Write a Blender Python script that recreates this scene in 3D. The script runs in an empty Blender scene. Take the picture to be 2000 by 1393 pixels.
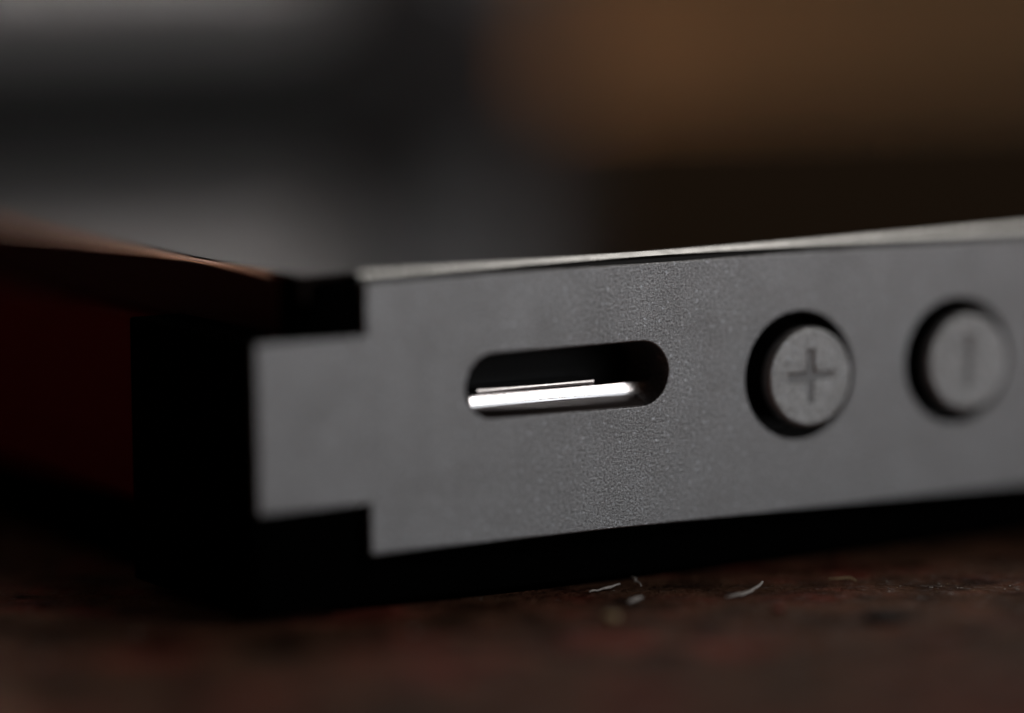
import bpy, bmesh, math, random
from mathutils import Vector, Matrix
random.seed(7)
S = bpy.context.scene
COL = S.collection
MM = 0.001

# ------------------------------------------------------------------ camera
PITCH, ROLL = math.radians(6.966), math.radians(-0.579)
cam = bpy.data.cameras.new('camera')
cam.sensor_width = 36.0
cam.lens = 8405.26 / 2000 * 36
cam.clip_start, cam.clip_end = 0.005, 20
cam.dof.use_dof = True
cam.dof.focus_distance = 0.1302
cam.dof.aperture_fstop = 11.5
camo = bpy.data.objects.new('camera', cam); COL.objects.link(camo)
f = Vector((0, math.cos(PITCH), -math.sin(PITCH))); u0 = Vector((0, math.sin(PITCH), math.cos(PITCH))); r0 = Vector((1, 0, 0))
rr = r0*math.cos(ROLL) + u0*math.sin(ROLL); uu = u0*math.cos(ROLL) - r0*math.sin(ROLL)
m = Matrix((rr, uu, -f)).transposed().to_4x4(); m.translation = Vector((0, 0, 22.855*MM))
camo.matrix_world = m
S.camera = camo

# ------------------------------------------------------------------ world, lamps, exposure
W = bpy.data.worlds.new('World'); S.world = W; W.use_nodes = True
bg = W.node_tree.nodes['Background']; bg.inputs[0].default_value = (1.0, 0.6, 0.34, 1); bg.inputs[1].default_value = 0.013

def area(name, loc, target, sx, sy, watts, col, spread=180):
    l = bpy.data.lights.new(name, 'AREA'); l.shape = 'RECTANGLE'; l.size = sx*MM; l.size_y = sy*MM
    l.energy = watts; l.color = col; l.spread = math.radians(spread)
    o = bpy.data.objects.new(name, l); COL.objects.link(o)
    o.location = Vector(loc)*MM
    o.rotation_euler = (Vector(target)-Vector(loc)).to_track_quat('-Z', 'Y').to_euler()
    return o
# softbox above and behind the phone: gleam on the top edge, shadow towards the camera
area('overhead_softbox', (130, 350, 300), (20, 190, 0), 160, 220, 0.21, (1.0, 0.94, 0.88))
# dim broad light to the right of the camera, mirrored by the metal side
area('side_softbox', (330, -60, 62), (5, 130, 6), 260, 90, 0.112, (0.9, 0.96, 1.0))
# small lamp high on the right: the glint in the slot
area('strip_lamp', (66, 93, 43.5), (4, 129, 6), 30, 10, 0.006, (1.0, 0.97, 0.94))

# added narrow fill high on the left, no known source, brightens the grey pouch
area('pouch_fill', (-110, 120, 130), (-34, 203, 22), 30, 30, 0.025, (1.0, 0.97, 0.95), 30)
# added warm fill behind on the left: gives the copper glow along the end of the phone
area('warm_fill', (-55, 420, 112), (-14, 150, 9), 60, 50, 0.6, (1.0, 0.6, 0.4), 50)

S.view_settings.view_transform = 'Standard'; S.view_settings.look = 'None'
S.view_settings.exposure = 0; S.view_settings.gamma = 1
S.cycles.max_bounces = 8; S.cycles.use_denoising = True

# ------------------------------------------------------------------ materials
def mat(name, col, rough=0.5, metal=0.0, spec=0.5):
    M = bpy.data.materials.new(name); M.use_nodes = True
    b = M.node_tree.nodes['Principled BSDF']
    b.inputs['Base Color'].default_value = (*col, 1); b.inputs['Roughness'].default_value = rough
    b.inputs['Metallic'].default_value = metal; b.inputs['Specular IOR Level'].default_value = spec
    return M
def nd(M, t, **kw):
    n = M.node_tree.nodes.new(t)
    for k, v in kw.items(): setattr(n, k, v)
    return n
def lk(M, a, b): M.node_tree.links.new(a, b)
def noise(M, scale, detail=3, rough=0.5, vec=None):
    n = nd(M, 'ShaderNodeTexNoise'); n.inputs['Scale'].default_value = scale
    n.inputs['Detail'].default_value = detail; n.inputs['Roughness'].default_value = rough
    if vec is None:
        tc = nd(M, 'ShaderNodeTexCoord'); vec = tc.outputs['Object']
    lk(M, vec, n.inputs['Vector']); return n
def ramp(M, src, stops):
    r = nd(M, 'ShaderNodeValToRGB'); e = r.color_ramp.elements
    while len(e) < len(stops): e.new(0.5)
    for k, (p, c) in enumerate(stops):
        e[k].position = p; e[k].color = (*c, 1) if not isinstance(c, float) else (c, c, c, 1)
    lk(M, src, r.inputs['Fac']); return r
def bump(M, hts, strength=1.0, dist=2e-5):
    b = nd(M, 'ShaderNodeBump'); b.inputs['Strength'].default_value = strength; b.inputs['Distance'].default_value = dist
    lk(M, hts, b.inputs['Height']); lk(M, b.outputs['Normal'], M.node_tree.nodes['Principled BSDF'].inputs['Normal']); return b
P = lambda M: M.node_tree.nodes['Principled BSDF']

def blasted(name, col):
    M = mat(name, col, 0.42, 1.0)
    n = noise(M, 13500, 3, 0.75); n2 = noise(M, 700, 4)
    bump(M, n.outputs['Fac'], 1.0, 2.4e-5)
    c = ramp(M, n.outputs['Fac'], [(0.3, tuple(x*0.45 for x in col)), (0.72, tuple(min(1, x*2.0) for x in col))]); 
    sp = noise(M, 7500, 1, 0.5); fk = ramp(M, sp.outputs['Fac'], [(0.64, 0.0), (0.72, 1.0)])      # grain sparkle painted into the colour as brighter flecks
    mx = nd(M, 'ShaderNodeMixRGB'); mx.inputs['Color2'].default_value = (0.85, 0.87, 0.92, 1)
    lk(M, fk.outputs['Color'], mx.inputs['Fac']); lk(M, c.outputs['Color'], mx.inputs['Color1']); lk(M, mx.outputs['Color'], P(M).inputs['Base Color'])
    r = ramp(M, n2.outputs['Fac'], [(0.3, 0.33), (0.7, 0.5)]); lk(M, r.outputs['Color'], P(M).inputs['Roughness'])
    return M
M_PLATE = blasted('anodised_aluminium', (0.42, 0.42, 0.43))
M_CAP = blasted('button_aluminium', (0.5, 0.5, 0.508))
M_MARK = mat('engraved_mark', (0.37, 0.37, 0.375), 0.48, 1.0)
M_BEZEL = mat('polished_bezel', (0.47, 0.475, 0.47), 0.26, 1.0)
n = noise(M_BEZEL, 3000, 4); r = ramp(M_BEZEL, n.outputs['Fac'], [(0.35, 0.24), (0.7, 0.4)]); lk(M_BEZEL, r.outputs['Color'], P(M_BEZEL).inputs['Roughness'])
M_CHROME = mat('bright_steel', (0.85, 0.82, 0.83), 0.16, 1.0)
n = noise(M_CHROME, 5000, 3); bump(M_CHROME, n.outputs['Fac'], 0.3, 1e-5)
M_RIDGE = mat('dull_steel', (0.4, 0.38, 0.38), 0.22, 1.0)
n = noise(M_RIDGE, 5000, 3); bump(M_RIDGE, n.outputs['Fac'], 0.5, 1e-5)
M_LIT_WALL = mat('lit_wall_brown', (0.1, 0.08, 0.075), 0.5, 0.6)  # brown of the slot's dimly lit lower wall, put into the colour
n = noise(M_LIT_WALL, 6000, 3); bump(M_LIT_WALL, n.outputs['Fac'], 0.4, 1e-5)
M_GAP = mat('gap_shade', (0.02, 0.019, 0.018), 0.6)
n = noise(M_GAP, 8000, 3); bump(M_GAP, n.outputs['Fac'], 0.4, 1e-5)
M_BLACK = mat('black_rubber', (0.0025, 0.0025, 0.0025), 0.9, 0, 0.0)
n = noise(M_BLACK, 6000, 3); bump(M_BLACK, n.outputs['Fac'], 0.4, 1e-5)
M_PIT = mat('black_cavity', (0.004, 0.004, 0.004), 0.5, 0, 0.2)
n = noise(M_PIT, 6000, 3); bump(M_PIT, n.outputs['Fac'], 0.3, 1e-5)
M_GLASS = mat('black_glass', (0.003, 0.003, 0.003), 0.035, 0, 0.5)
n = noise(M_GLASS, 900, 3); r = ramp(M_GLASS, n.outputs['Fac'], [(0.3, 0.03), (0.7, 0.06)]); lk(M_GLASS, r.outputs['Color'], P(M_GLASS).inputs['Roughness'])
M_WINE = mat('wine_leather', (0.26, 0.012, 0.012), 0.7, 0, 0.05)
n = noise(M_WINE, 2500, 4); bump(M_WINE, n.outputs['Fac'], 0.5, 3e-5)
M_RIM = mat('dark_brown_rim', (0.07, 0.008, 0.006), 0.6, 0, 0.1)
n = noise(M_RIM, 2500, 4); bump(M_RIM, n.outputs['Fac'], 0.3, 2e-5)
M_COPPER = mat('copper_trim', (0.85, 0.4, 0.22), 0.2, 1.0)
n = noise(M_COPPER, 2500, 3); bump(M_COPPER, n.outputs['Fac'], 0.2, 1e-5)

def table_mat():
    M = mat('dark_stained_wood', (0.05, 0.03, 0.02), 0.45, 0, 0.12)
    tc = nd(M, 'ShaderNodeTexCoord'); v = tc.outputs['Object']
    a = noise(M, 180, 5, 0.6, v); b = noise(M, 900, 5, 0.65, v); g = noise(M, 2600, 4, 0.6, v)
    c = ramp(M, a.outputs['Fac'], [(0.3, (0.09, 0.054, 0.036)), (0.48, (0.165, 0.083, 0.052)), (0.56, (0.205, 0.085, 0.055)), (0.64, (0.3, 0.072, 0.05)), (0.8, (0.185, 0.105, 0.062))])
    mx = nd(M, 'ShaderNodeMixRGB', blend_type='MULTIPLY'); mx.inputs['Fac'].default_value = 1.0
    k = noise(M, 420, 5, 0.65, v)
    d = ramp(M, k.outputs['Fac'], [(0.33, 0.12), (0.5, 0.95), (0.62, 1.35), (0.75, 2.1)])
    lk(M, c.outputs['Color'], mx.inputs['Color1']); lk(M, d.outputs['Color'], mx.inputs['Color2'])
    lk(M, mx.outputs['Color'], P(M).inputs['Base Color'])
    # worn, shinier flecks of varnish
    fl = ramp(M, g.outputs['Fac'], [(0.56, 0.03), (0.66, 0.7)]); lk(M, fl.outputs['Color'], P(M).inputs['Specular IOR Level'])
    rg = ramp(M, b.outputs['Fac'], [(0.35, 0.65), (0.65, 0.32)]); lk(M, rg.outputs['Color'], P(M).inputs['Roughness'])
    ad = nd(M, 'ShaderNodeMath', operation='MULTIPLY_ADD'); ad.inputs[1].default_value = 0.5
    lk(M, g.outputs['Fac'], ad.inputs[0]); lk(M, b.outputs['Fac'], ad.inputs[2])
    bump(M, ad.outputs[0], 0.9, 4e-4)
    return M
M_TABLE = table_mat()
def plain(name, col, rough, sc, d=3e-4):
    M = mat(name, col, rough, 0, 0.3); n = noise(M, sc, 5)
    c = ramp(M, n.outputs['Fac'], [(0.3, tuple(x*0.8 for x in col)), (0.7, tuple(x*1.2 for x in col))]); lk(M, c.outputs['Color'], P(M).inputs['Base Color'])
    bump(M, n.outputs['Fac'], 0.4, d); return M
M_FELT = plain('grey_felt', (0.8, 0.77, 0.76), 0.9, 900)
M_BOOK = plain('black_cloth_cover', (0.004, 0.004, 0.004), 0.8, 1200)
M_PAPER = plain('grey_page_edge', (0.05, 0.05, 0.05), 0.9, 3000, 1e-4)
M_CHAR = plain('charcoal_plastic', (0.14, 0.14, 0.144), 0.7, 1500, 1e-4)
M_LIT_TABLE = plain('lit_table_tan', (0.33, 0.23, 0.128), 0.6, 120, 2e-4)  # lit look of the far tabletop put into the colour
M_LINT = plain('pale_lint', (0.85, 0.8, 0.76), 0.5, 9000, 1e-5)
M_CRUMB = plain('yellow_crumb', (0.75, 0.58, 0.34), 0.5, 5000, 3e-5)
M_CHIP = plain('black_chip', (0.008, 0.006, 0.006), 0.7, 3000, 3e-5)
M_CRUMBR = plain('red_crumb', (0.35, 0.07, 0.05), 0.5, 5000, 3e-5)

# ------------------------------------------------------------------ helpers (coordinates in millimetres)
def link(name, me, material, parent=None, smooth=True):
    if material: me.materials.append(material)
    o = bpy.data.objects.new(name, me); COL.objects.link(o)
    if parent: o.parent = parent
    if smooth:
        me.polygons.foreach_set('use_smooth', [True]*len(me.polygons))
        me.set_sharp_from_angle(angle=math.radians(40))
        for p in me.polygons:                      # keep true planes flat
            if max(abs(c) for c in p.normal) > 0.9999: p.use_smooth = False
    return o
def flat_faces(me):
    for p in me.polygons:
        if abs(p.normal.y) > 0.995: p.use_smooth = False
def from_bm(name, bm, material, parent=None, smooth=True):
    bmesh.ops.recalc_face_normals(bm, faces=bm.faces)
    for v in bm.verts: v.co *= MM
    me = bpy.data.meshes.new(name); bm.to_mesh(me); bm.free()
    return link(name, me, material, parent, smooth)
def box(bm, x0, x1, y0, y1, z0, z1, bev=0.0, seg=3):
    b = bmesh.new(); bmesh.ops.create_cube(b, size=1)
    for v in b.verts:
        v.co = Vector(((x0+x1)/2 + v.co.x*(x1-x0), (y0+y1)/2 + v.co.y*(y1-y0), (z0+z1)/2 + v.co.z*(z1-z0)))
    if bev: bmesh.ops.bevel(b, geom=b.edges[:], offset=bev, segments=seg, affect='EDGES', profile=0.5)
    me = bpy.data.meshes.new('tmp'); b.to_mesh(me); b.free(); bm.from_mesh(me); bpy.data.meshes.remove(me)
def shape2d(name, loops, depth, bevel, material, parent, front_y=0.0):
    """filled outline (first loop) with holes, in the x-z plane, front face at local y = front_y, going back by depth"""
    cu = bpy.data.curves.new(name, 'CURVE'); cu.dimensions = '2D'; cu.fill_mode = 'BOTH'
    cu.extrude = (depth/2 - bevel)*MM; cu.bevel_depth = bevel*MM; cu.bevel_resolution = 3; cu.offset = -bevel*MM
    for lp in loops:
        s = cu.splines.new('POLY'); s.points.add(len(lp)-1); s.use_cyclic_u = True
        for q, (x, z) in zip(s.points, lp): q.co = (x*MM, z*MM, 0, 1)
    o = bpy.data.objects.new('tmp', cu); COL.objects.link(o)
    dg = bpy.context.evaluated_depsgraph_get(); dg.update()
    me = bpy.data.meshes.new_from_object(o.evaluated_get(dg)); bpy.data.objects.remove(o); bpy.data.curves.remove(cu)
    for v in me.vertices:
        x, y, z = v.co; v.co = (x, -z + (front_y + depth/2)*MM, y)
    bm = bmesh.new(); bm.from_mesh(me); bmesh.ops.remove_doubles(bm, verts=bm.verts, dist=1e-7); bmesh.ops.recalc_face_normals(bm, faces=bm.faces); bm.to_mesh(me); bm.free()
    me.name = name; me.materials.clear()
    o = link(name, me, material, parent); flat_faces(me); return o
def circle(cx, cz, r, n=96, rev=False):
    p = [(cx + r*math.cos(2*math.pi*k/n), cz + r*math.sin(2*math.pi*k/n)) for k in range(n)]
    return p[::-1] if rev else p
def stadium(x0, x1, cz, r, n=28):
    p = [(x1-r + r*math.cos(-math.pi/2 + math.pi*k/n), cz + r*math.sin(-math.pi/2 + math.pi*k/n)) for k in range(n+1)]
    p += [(x0+r + r*math.cos(math.pi/2 + math.pi*k/n), cz + r*math.sin(math.pi/2 + math.pi*k/n)) for k in range(n+1)]
    return p
def arc(cx, cy, r, a0, a1, n=12):
    return [(cx + r*math.cos(math.radians(a0+(a1-a0)*k/n)), cy + r*math.sin(math.radians(a0+(a1-a0)*k/n))) for k in range(n+1)]
def sweep(bm, path, prof):
    """closed profile [(inward, z)] swept along an open path; inward is to the LEFT of travel"""
    rows = []
    for i, p in enumerate(path):
        a = Vector(path[max(i-1, 0)]); b = Vector(path[min(i+1, len(path)-1)]); c = Vector(p)
        t1 = (c-a).normalized() if (c-a).length > 1e-9 else (b-c).normalized(); t2 = (b-c).normalized() if (b-c).length > 1e-9 else t1
        t = (t1+t2).normalized(); nrm = Vector((-t.y, t.x)); k = 1/max(0.3, t.dot(t2))
        rows.append([bm.verts.new((c.x + nrm.x*o*k, c.y + nrm.y*o*k, z)) for o, z in prof])
    m_ = len(prof)
    for i in range(len(rows)-1):
        for j in range(m_): bm.faces.new((rows[i][j], rows[i][(j+1) % m_], rows[i+1][(j+1) % m_], rows[i+1][j]))
    bm.faces.new(rows[0]); bm.faces.new(rows[-1][::-1])
def tag(o, label=None, cat=None, group=None, kind=None):
    for k, v in (('label', label), ('category', cat), ('group', group), ('kind', kind)):
        if v: o[k] = v
    return o

# ------------------------------------------------------------------ the surface
bm = bmesh.new()
bmesh.ops.create_grid(bm, x_segments=2, y_segments=2, size=900)
for v in bm.verts: v.co.y += 500
tag(from_bm('tabletop', bm, M_TABLE, smooth=False), 'dark red-brown stained wooden tabletop', kind='structure')

# ------------------------------------------------------------------ the phone (local x along the metal side, y into the phone, z up)
phone = bpy.data.objects.new('phone', None); COL.objects.link(phone)
phone.location = Vector((-4.171, 124.342, 0))*MM; phone.rotation_euler = (0, 0, math.radians(30.63))
tag(phone, 'phone in a metal-sided case with a slot and two round volume buttons', 'phone')
ZB = 1.855; L = 123.0; D = 68.0
T = 2.3
# metal side with a stepped tongue, the slot and the two button holes cut through it
out = [(L-6, ZB), (L-6, ZB+8), (-0.06, ZB+8), (-0.06, ZB+6.46), (-3.66, ZB+6.42), (-3.66, ZB+1.48), (0.0, ZB+1.5), (0.0, ZB)]
SZ = ZB+4.66
B1, B2 = (15.18, ZB+4.19), (21.22, ZB+4.225)
shape2d('side_plate', [out[::-1], stadium(3.25, 10.36, SZ, 0.98), circle(*B1, 2.0), circle(*B2, 2.0)], T, 0.05, M_PLATE, phone)
# slot interior
bm = bmesh.new(); box(bm, 2.6, 11.2, T+0.02, T+0.6, SZ-1.4, SZ+1.4); from_bm('slot_floor', bm, M_PIT, phone)
def ridge(name, x0, x1, yc, zc, ry, rz, material, parent, n=20):
    bm = bmesh.new(); prof = [(ry*math.cos(2*math.pi*k/n), rz*math.sin(2*math.pi*k/n)) for k in range(n)]
    rows = []
    for x, s in ((x0, .55), (x0+ry*.5, .9), (x0+ry, 1), (x1-ry, 1), (x1-ry*.5, .9), (x1, .55)):
        rows.append([bm.verts.new((x, yc+a*s, zc+b*s)) for a, b in prof])
    for i in range(len(rows)-1):
        for j in range(n): bm.faces.new((rows[i][j], rows[i][(j+1) % n], rows[i+1][(j+1) % n], rows[i+1][j]))
    bm.faces.new(rows[0]); bm.faces.new(rows[-1][::-1])
    return from_bm(name, bm, material, parent)
def facet(name, x0, x1, y, zc, h, tilt, material, parent):
    """bar on the slot floor whose flat front leans back by tilt degrees"""
    t = math.radians(tilt); a = h/2*math.sin(t); b = h/2*math.cos(t)
    prof = [(0.9, zc-b-0.08), (-a, zc-b-0.06), *[(h*0.35*(1-math.cos(math.radians(q))) + (q/14)*a, zc + b*q/14) for q in range(-14, 15, 4)], (a+0.09, zc+b+0.02), (0.9, zc+b+0.03)]
    bm = bmesh.new(); sweep(bm, [(x0, y), (x1, y)], prof)
    o = from_bm(name, bm, material, parent); return o
sw = facet('slot_switch', 4.04, 10.32, 1.1, SZ-0.56, 0.29, 20, M_CHROME, phone)
facet('ridge', 4.4, 8.5, 1.3, SZ-0.285, 0.05, 20, M_RIDGE, sw)
bm = bmesh.new(); sweep(bm, [(3.95, 0.12), (9.7, 0.12)], [(0.0, SZ-1.05), (0.0, SZ-0.97), (0.9, SZ-0.77), (0.9, SZ-1.05)]); from_bm('lit_wall_wedge', bm, M_LIT_WALL, phone)  # added wedge, stands in for the lit lower wall of the slot
# volume buttons
def plus(cx, cz, a, w):
    h = w/2
    return [(cx-h, cz-a), (cx+h, cz-a), (cx+h, cz-h), (cx+a, cz-h), (cx+a, cz+h), (cx+h, cz+h), (cx+h, cz+a), (cx-h, cz+a), (cx-h, cz+h), (cx-a, cz+h), (cx-a, cz-h), (cx-h, cz-h)]
def bar(cx, cz, a, w):
    h = w/2
    return [(cx-h, cz-a), (cx+h, cz-a), (cx+h, cz+a), (cx-h, cz+a)]
for (bx, bz), mk, mn in ((B1, plus, 'plus_mark'), (B2, bar, 'minus_mark')):
    ring = shape2d('button_well', [circle(bx, bz, 2.25)], 0.3, 0.02, M_PIT, phone, front_y=1.62)
    b = shape2d('volume_button', [circle(bx, bz, 1.54), mk(bx, bz, 0.80, 0.2)[::-1]], 0.5, 0.11, M_CAP, phone, front_y=-0.62)
    shape2d('button_stem', [circle(bx, bz, 1.53)], 1.6, 0.02, M_PIT, b, front_y=-0.1)  # painted black in place of the shade on the button's side
    shape2d(mn, [circle(bx, bz, 1.2)], 0.2, 0.02, M_MARK, b, front_y=-0.55)
# gasket painted dark for the shaded gap below the bezel, then the bright bezel round front and right
Z8 = ZB+8
bm = bmesh.new(); sweep(bm, [(0.0, 0), (L-6, 0)], [(0.09, Z8-0.35), (0.09, Z8+0.12), (0.16, Z8+0.2), (1.0, Z8+0.2), (1.0, Z8-0.35)]); from_bm('gap_strip', bm, M_GAP, phone)
path = [(-0.1, 0.2), (L-6, 0.2)] + arc(L-6, 6.2, 6, -90, 0) + [(L, D-6)]
bm = bmesh.new(); sweep(bm, path, [(0.0, Z8-0.2), (0.0, Z8+0.2), (0.05, Z8+0.225), (0.27, Z8+0.32), (0.5, Z8+0.32), (0.5, Z8-0.2)]); from_bm('bezel', bm, M_BEZEL, phone)
bm = bmesh.new(); sweep(bm, [(L, D-6)] + arc(L-6, D-6, 6, 0, 90) + [(-1.0, D)], [(0.0, Z8-2), (0.0, Z8+0.2), (0.06, Z8+0.26), (0.5, Z8+0.26), (0.5, Z8-2)]); from_bm('back_rim', bm, M_BLACK, phone)  # back rail painted black so it shows no lamp gleam
# glass face
bm = bmesh.new(); box(bm, -1.76, L-0.6, 0.72, D-0.52, Z8-0.5, Z8+0.28, 0.02, 1); from_bm('screen_glass', bm, M_GLASS, phone)
# dark shell under it
bm = bmesh.new(); box(bm, 0.3, L-0.3, 2.95, D-0.3, 0.0, Z8-0.55, 0.3); from_bm('back_shell', bm, M_BLACK, phone)
bm = bmesh.new(); sweep(bm, [(-0.6, 1.0), (L-6, 1.0)], [(0.0, 0.25), (0.0, ZB-0.03), (2.4, ZB-0.03), (2.4, 0.0), (0.25, 0.0)]); from_bm('bottom_lip', bm, M_BLACK, phone)
# left end: upper rim with copper edge, black corner block, wine leather panel
UR = -2.0; ZR = Z8+0.2
lip = [(0.0, ZR-1.72), (0.0, ZR-0.12), (0.05, ZR-0.05), (0.25, ZR-0.04), (0.25, ZR-1.72)]
bm = bmesh.new(); sweep(bm, [(UR, D), (UR, 1.72)], lip); rim = from_bm('corner_rim', bm, M_RIM, phone)
bm = bmesh.new(); sweep(bm, [(UR, D-0.2), (UR, 2.4)], [(0.02, ZR-0.11), (0.05, ZR-0.03), (0.2, ZR+0.03), (0.27, ZR+0.035), (0.27, ZR-0.11)]); from_bm('edge_trim', bm, M_COPPER, rim)
lip2 = [(0.0, ZR-1.7), (0.0, ZR-0.2), (0.06, ZR-0.12), (0.5, ZR-0.1), (0.5, ZR-1.7)]
bm = bmesh.new(); sweep(bm, [(UR, 1.7)] + arc(UR+1.4, 1.7, 1.4, 180, 270)[1:] + [(-0.1, 0.3)], lip2); from_bm('corner_insert', bm, M_BLACK, phone)
bm = bmesh.new(); box(bm, -3.72, -0.4, 0.12, 8.3, 0.3, ZB+6.5, 0.1); from_bm('corner_block', bm, M_BLACK, phone)
bm = bmesh.new(); box(bm, -2.35, 0.2, 8.35, D-0.5, 2.2, Z8-1.7, 0.3); from_bm('side_panel', bm, M_WINE, phone)
bm = bmesh.new(); box(bm, -2.1, 0.25, 8.35, D-0.5, 0.1, 2.18, 0.2); from_bm('side_base', bm, M_BLACK, phone)

# ------------------------------------------------------------------ things standing behind the phone, far out of focus
ROT = math.radians(30.63)
def place(o, perp, uu_):
    d = Vector((math.cos(ROT), math.sin(ROT), 0)); n_ = Vector((-math.sin(ROT), math.cos(ROT), 0))
    o.location = (Vector((-4.171, 124.342, 0)) + d*uu_ + n_*perp)*MM; o.rotation_euler = (0, 0, ROT)
book = bpy.data.objects.new('book', None); COL.objects.link(book); place(book, 72, 39.5)
tag(book, 'black cloth-bound book lying flat under the pale grey pouch', 'book')
bm = bmesh.new(); box(bm, -120, 0, 0, 90, 0, 1.6, 0.3); box(bm, -120, 0, 0, 90, 11.4, 13.0, 0.3); box(bm, -120, 0, -0.6, 1.2, 0.2, 12.8, 0.5); from_bm('cover', bm, M_BOOK, book)
bm = bmesh.new(); box(bm, -118, -1.5, 1.3, 88, 1.65, 11.35); from_bm('pages', bm, M_PAPER, book)
pouch = bpy.data.objects.new('pouch', None); COL.objects.link(pouch); place(pouch, 71.5, 39.5)
tag(pouch, 'pale grey felt pouch with rounded corners lying on the black book', 'pouch')
bm = bmesh.new(); box(bm, -110, 0, 0, 70, 13.02, 35, 4.0, 6); from_bm('pouch_body', bm, M_FELT, pouch)
bm = bmesh.new(); box(bm, -104, -6, -0.25, 0.6, 22.6, 23.4, 0.2); from_bm('seam', bm, M_BOOK, pouch)
bm = bmesh.new(); box(bm, 0, 260, 0, 330, 0.05, 7.0, 1.2)
brd = from_bm('lit_table_board', bm, M_LIT_TABLE); brd.location = Vector((-20, 335, 0))*MM  # added slab, imitates the lit tabletop beyond the phone
tag(brd, 'low tan-brown board added in place of the lit tabletop behind the charcoal box', 'board')
spk = bpy.data.objects.new('speaker', None); COL.objects.link(spk); place(spk, 80, 36)
spk.location = Vector((-2.5, 236, 0))*MM; spk.rotation_euler = (0, 0, 0)
tag(spk, 'charcoal plastic box standing upright beside the grey pouch', 'box')
bm = bmesh.new(); box(bm, -40, 5.2, 0, 60, 0, 120, 2.0); from_bm('housing', bm, M_CHAR, spk)
bm = bmesh.new(); box(bm, -38, 3.2, -0.5, 0.5, 3, 117, 0.3); from_bm('front_panel', bm, M_CHAR, spk)

# ------------------------------------------------------------------ specks on the table in front of the phone
def fibre(name, pts, r, material):
    """thin tapering tube along a bent line, a flake of lint"""
    pts = [pts[0]] + [q for a, b in zip(pts, pts[1:]) for q in (tuple((Vector(a)+Vector(b))/2 + Vector((random.gauss(0, .035), random.gauss(0, .07), random.uniform(0, .03)))), b)]
    bm = bmesh.new(); rows = []; n = 6
    for i, p in enumerate(pts):
        p = Vector(p); t = (Vector(pts[min(i+1, len(pts)-1)])-Vector(pts[max(i-1, 0)])).normalized()
        a = t.cross(Vector((0, 0, 1))).normalized(); b = a.cross(t); k = r*(0.35 + 0.65*math.sin(math.pi*(i+0.6)/(len(pts)+0.2)))*random.uniform(0.7, 1.25)
        rows.append([bm.verts.new(p + a*k*1.3*math.cos(2*math.pi*j/n) + b*k*0.8*math.sin(2*math.pi*j/n)) for j in range(n)])
    for i in range(len(rows)-1):
        for j in range(n): bm.faces.new((rows[i][j], rows[i][(j+1) % n], rows[i+1][(j+1) % n], rows[i+1][j]))
    bm.faces.new(rows[0]); bm.faces.new(rows[-1][::-1])
    return from_bm(name, bm, material)
def crumb(name, x, y, r, material, sq=0.7):
    bm = bmesh.new(); bmesh.ops.create_icosphere(bm, subdivisions=2, radius=1)
    for v in bm.verts: v.co = Vector((v.co.x*1.2, v.co.y, v.co.z*sq))*r*random.uniform(0.75, 1.2) + Vector((x, y, r*sq*0.8))
    return from_bm(name, bm, material)
z0 = 0.06
tag(fibre('lint_fibre', [(2.25, 127.9, z0), (2.5, 128.1, z0), (2.75, 128.3, .10), (2.95, 128.6, .09), (3.2, 128.9, .12)], 0.05, M_LINT), 'thin pale lint fibre lying below the slot, straight and slanting', 'lint')
tag(fibre('lint_fibre', [(3.6, 129.6, .2), (3.68, 129.3, .12), (3.78, 129.2, .1), (3.85, 128.8, z0)], 0.035, M_LINT), 'short curled white lint fibre beside the slanting pale one', 'lint')
tag(fibre('lint_fibre', [(3.4, 126.0, z0), (3.6, 126.3, .09), (3.8, 126.7, .08)], 0.07, M_LINT), 'stubby grey lint fibre just behind the yellow crumb', 'lint')
tag(fibre('lint_fibre', [(6.3, 126.7, z0), (6.55, 126.8, .09), (6.8, 126.95, .1), (7.1, 127.4, .12), (7.35, 127.8, .2), (7.5, 128.3, .25)], 0.05, M_LINT), 'bent pale lint fibre on the table below the plus button', 'lint')
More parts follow.
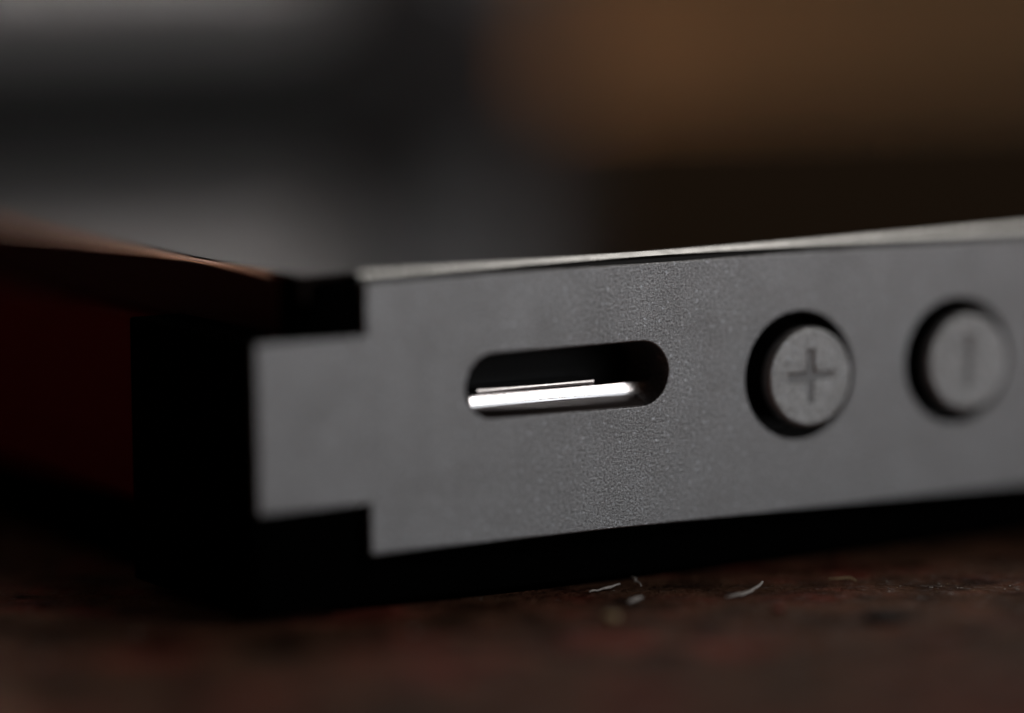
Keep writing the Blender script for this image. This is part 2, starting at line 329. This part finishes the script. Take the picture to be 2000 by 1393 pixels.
tag(fibre('lint_fibre', [(9.6, 129.7, z0), (9.95, 129.65, .08), (10.25, 129.6, .1), (10.4, 129.3, .08)], 0.045, M_CRUMB), 'small brown lint fibre close to the phone past the plus button', 'lint')
tag(fibre('hair', [(12.9, 113.2, .1), (13.4, 113.5, .3), (13.9, 113.75, .4), (14.6, 113.9, .3), (15.6, 113.7, .06)], 0.02, M_LINT), 'single fine pale hair on the table far in front of the phone', 'hair')
tag(crumb('crumb', 2.8, 123.2, 0.24, M_CRUMB), 'yellow crumb on the table in front of the slot', 'crumb')
tag(crumb('crumb', 7.75, 124.6, 0.15, M_CRUMBR), 'tiny red crumb in front of the bent pale fibre', 'crumb')
tag(crumb('crumb', 10.7, 122.8, 0.5, M_CHIP, 0.3), 'flat blackish chip on the table in front of the minus button', 'crumb')
def shard(x, y, r):
    bm = bmesh.new(); bmesh.ops.create_icosphere(bm, subdivisions=1, radius=1)
    a = random.uniform(0, math.pi); e = random.uniform(1.0, 2.6); sq = random.uniform(0.3, 0.7)
    for v in bm.verts:
        p = Vector((v.co.x*e, v.co.y*0.7, v.co.z*sq))*r*random.uniform(0.5, 1.3)
        v.co = Vector((p.x*math.cos(a)-p.y*math.sin(a)+x, p.x*math.sin(a)+p.y*math.cos(a)+y, max(0.002, p.z + r*sq*0.8)))
    return from_bm('dust_speck', bm, random.choice((M_LINT, M_LINT, M_CRUMB)), smooth=False)
spots = [(-0.54, 128.3, .05), (0.1, 128.5, .04), (-1.0, 127.2, .035), (-13.2, 118.2, .12), (-10.9, 122.1, .1), (-2.9, 121.9, .09), (15.0, 128.4, .06), (15.15, 127.8, .04)]
for k in range(14): spots.append((random.gauss(13.0, 0.5), random.gauss(128.5, 0.55), abs(random.gauss(0, 0.022)) + 0.015))
for k in range(8): spots.append((random.gauss(11.5, 0.6), random.gauss(128.4, 0.7), abs(random.gauss(0, 0.018)) + 0.015))
for k in range(10): spots.append((random.uniform(1, 15), random.uniform(124, 129), abs(random.gauss(0, 0.02)) + 0.012))
for x, y, r in spots:
    tag(shard(x, y, r), 'minute pale dust speck on the dark tabletop in front of the phone', 'dust', 'dust specks on the tabletop')
